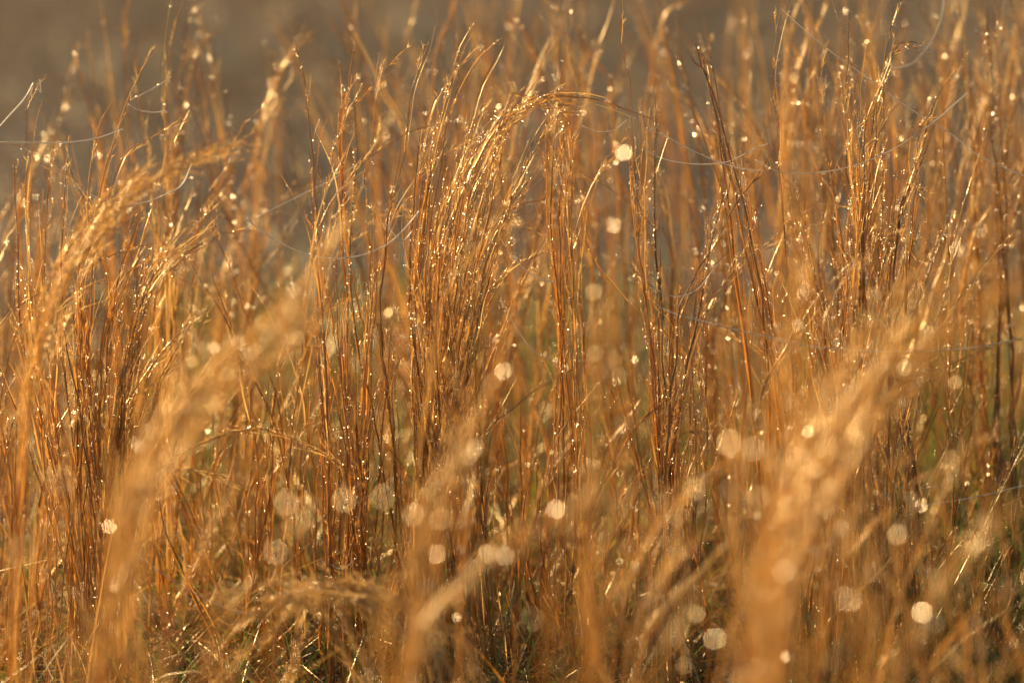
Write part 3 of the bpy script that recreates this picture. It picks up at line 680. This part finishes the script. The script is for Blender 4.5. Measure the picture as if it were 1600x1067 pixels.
S('blurred silk loop hanging to the right at the upper left between two stalks', [(200,163),(215,172),(240,176),(258,173)], 4.15, seed=3)
S('straight silk bridging up right from the loop at the upper left', [(203,157),(225,146),(248,133),(268,120)], 4.15, seed=4)
S('thick silk curve under the arching plume at the left', [(115,290),(150,308),(190,318),(225,317),(260,303),(285,288),(300,255)], 4.1, r=.00035, seed=5)
S('silk arc with dew on it hanging left of the hooked stalk, upper of two', [(1010,200),(1040,213),(1070,230),(1110,248),(1150,262),(1190,268)], 4.03, seed=6, dn=10)
S('silk arc sagging through the hooked stalk, lower of two', [(1005,233),(1030,246),(1060,254),(1100,257),(1140,252),(1180,232),(1200,225)], 4.08, r=.0003, seed=7)
S('long silk line rising gently to the right across the crowded right clump', [(1180,250),(1215,268),(1260,271),(1310,265),(1360,250),(1410,225),(1460,190),(1512,145)], 4.05, r=.0004, seed=8, dn=6)
S('silk thread falling through the crowded right clump down to the right edge', [(1222,15),(1260,50),(1310,90),(1350,118),(1400,155),(1450,188),(1490,212),(1520,238),(1560,258),(1600,275)], 4.2, r=.0003, seed=9, dn=6)
S('thick blurred silk loop hanging from the top edge right of the crowded clump', [(1475,-5),(1470,30),(1455,65),(1435,90),(1420,102),(1395,107)], 4.35, r=.0004, seed=10, dn=0)
S('silk arc between the sheathed stalk and the beaded stalks right of centre', [(1008,435),(1020,448),(1040,460),(1060,463),(1085,455),(1105,435),(1115,415)], 4.0, seed=11, r=.0003)
S('thin silk line with beads running right from the russet group right of centre', [(1030,480),(1060,492),(1110,505),(1170,520),(1250,535)], 3.97, seed=12, r=.0003, dn=14)
S('very long silk line stretched nearly level to the right edge at mid height', [(1200,528),(1260,540),(1330,547),(1400,549),(1470,547),(1540,540),(1600,528)], 3.95, seed=13, r=.0003)
S('blurred silk curve in front of the pair of upright stalks, upper one', [(780,370),(800,400),(825,425),(850,438),(870,440)], 4.15, r=.00035, seed=14, dn=0)
S('blurred silk curve falling right to the foot of the upright stalks, lower one', [(790,480),(805,510),(830,545),(855,560),(880,572)], 4.2, r=.0004, seed=15, dn=0)
S('long silk sag across the dark foot of the right clump towards the right edge', [(1245,778),(1290,787),(1340,791),(1400,793),(1460,787),(1530,775),(1600,758)], 4.2, r=.0003, seed=16, dn=4)
S('second silk sag just above the long one over the dark foot of the right clump', [(1360,745),(1400,760),(1440,763),(1470,757)], 4.15, r=.0004, seed=17, dn=2)
S('fine silk hair crossing the lower left diagonally from the shaded stems to the fluffy head', [(165,828),(205,858),(250,893),(300,925),(350,948),(385,958)], 3.95, seed=18, r=.0003, dn=2)
S('curled silk hair between two weed stems at the bottom left of centre', [(518,882),(530,888),(545,882),(557,872)], 3.98, seed=19, r=.00025, dn=1)
S('straight silk running up to the right from the left gap to the open forked clump', [(400,340),(440,320),(480,300),(520,280),(558,257)], 4.25, r=.0003, seed=20, dn=0)
S('silk whisker curling at the left of the centre clump just under the pale silk arc', [(603,350),(612,362),(622,372),(632,375),(645,360)], 4.0, seed=21, r=.0003, dn=1)
S('blurred silk hanging in a bow right of the drooping seed head', [(910,197),(935,206),(960,203),(980,187)], 4.1, r=.0003, seed=22, dn=3)
S('silk curl in front of the tall stalk with a crook, at the far left top', [(62,125),(64,145),(60,140)], 4.0, seed=23, r=.00025, dn=0)
S('silk drooping from the bent pale stalk at the upper left to the left edge', [(52,130),(40,152),(20,175),(0,197)], 4.0, seed=24, r=.0003, dn=3)

# ------------------------------------------------------------------ short grass and litter (nobody could count it)
def scatter_blades(name, mat, N, xr, dr, lr, wr, tintr, seed, lay=.25, curl=.6, drops=0, bias=1.0):
    rng = np.random.default_rng(seed); mb = MB(); dmb = MB()
    for _ in range(N):
        d = dr[0] + (dr[1] - dr[0]) * rng.random() ** bias
        half = d * K / 2 * 1.3
        x = rng.uniform(-half, half) if xr is None else ((rng.uniform(*xr) - 800) / 1600 * K * d)
        yy = (d - CAM_H * SP) / CP
        L = rng.uniform(*lr) * np.exp(rng.normal() * .25)
        az = rng.uniform(0, 6.283); el = abs(rng.normal()) * (1 - lay) * 1.0 + rng.random() * .25
        el = min(el, 1.5)
        m = 7; u = np.linspace(0, 1, m)[:, None]
        hd = np.array([math.cos(az), math.sin(az), 0])
        dirv = hd * math.cos(el) + np.array([0, 0, 1]) * math.sin(el)
        q = np.array([x, yy, rng.uniform(-.004, .01)]) + dirv * L * u + (hd * .5 + rng.normal(size=3) * .4 - np.array([0, 0, .55])) * L * curl * rng.random() * u ** 2
        q[:, 2] = np.maximum(q[:, 2], .001 + rng.random() * .01)
        mb.ribbon(q, rng.uniform(*wr) * np.clip(1.1 - u[:, 0], .08, 1), rng, rng.uniform(-3, 3), .5, np.clip(rng.uniform(*tintr), 0, 1))
        if drops and rng.random() < drops:
            j = rng.integers(2, m); add_drops(dmb, q[j:j + 1] + [0, 0, .0005], np.array([.0006 * math.exp(rng.normal() * .3)]), rng)
    o = mb.build(name, mat); tag(o, kind='stuff')
    return dmb
dg = scatter_blades('green_grass_blades', M_SHORT, 4200, (1230, 1700), (3.75, 5.8), (.06, .20), (.0008, .002), (0, .42), 14, lay=.0, drops=.5)
tag(dg.build('dew_on_green_blades', M_DEW, smooth=False), kind='stuff')
dg = scatter_blades('green_grass_shoots', M_SHORT, 2200, (200, 1050), (3.75, 6.5), (.06, .18), (.0008, .002), (0, .45), 15, lay=.0, drops=.4)
tag(dg.build('dew_on_green_shoots', M_DEW, smooth=False), kind='stuff')
dg = scatter_blades('tangled_dead_leaves', M_SEED, 3200, None, (3.6, 6.2), (.10, .30), (.0004, .0010), (.0, .75), 16, lay=.35, curl=1.5, drops=.6)
tag(dg.build('dew_on_dead_leaves', M_DEW, smooth=False), kind='stuff')
d1 = scatter_blades('short_grass', M_SHORT, 10500, None, (3.5, 5.4), (.03, .13), (.0006, .0018), (0, 1), 11, lay=.05, drops=.4)
d2 = scatter_blades('dead_grass_litter', M_LITTER, 11000, None, (3.4, 6.5), (.04, .16), (.0005, .0018), (.1, 1), 12, lay=.8, curl=.3, drops=.25)
d3 = scatter_blades('far_meadow_grass', M_LITTER, 9000, None, (6.2, 14), (.06, .2), (.001, .003), (.2, 1), 13, lay=.1, bias=.8, drops=.12)
for dm, nm in ((d1, 'dew_on_short_grass'), (d2, 'dew_on_litter'), (d3, 'dew_on_far_grass')):
    tag(dm.build(nm, M_DEW, smooth=False), kind='stuff')
print('stems', COUNT[0], 'objects', len(scn.objects))
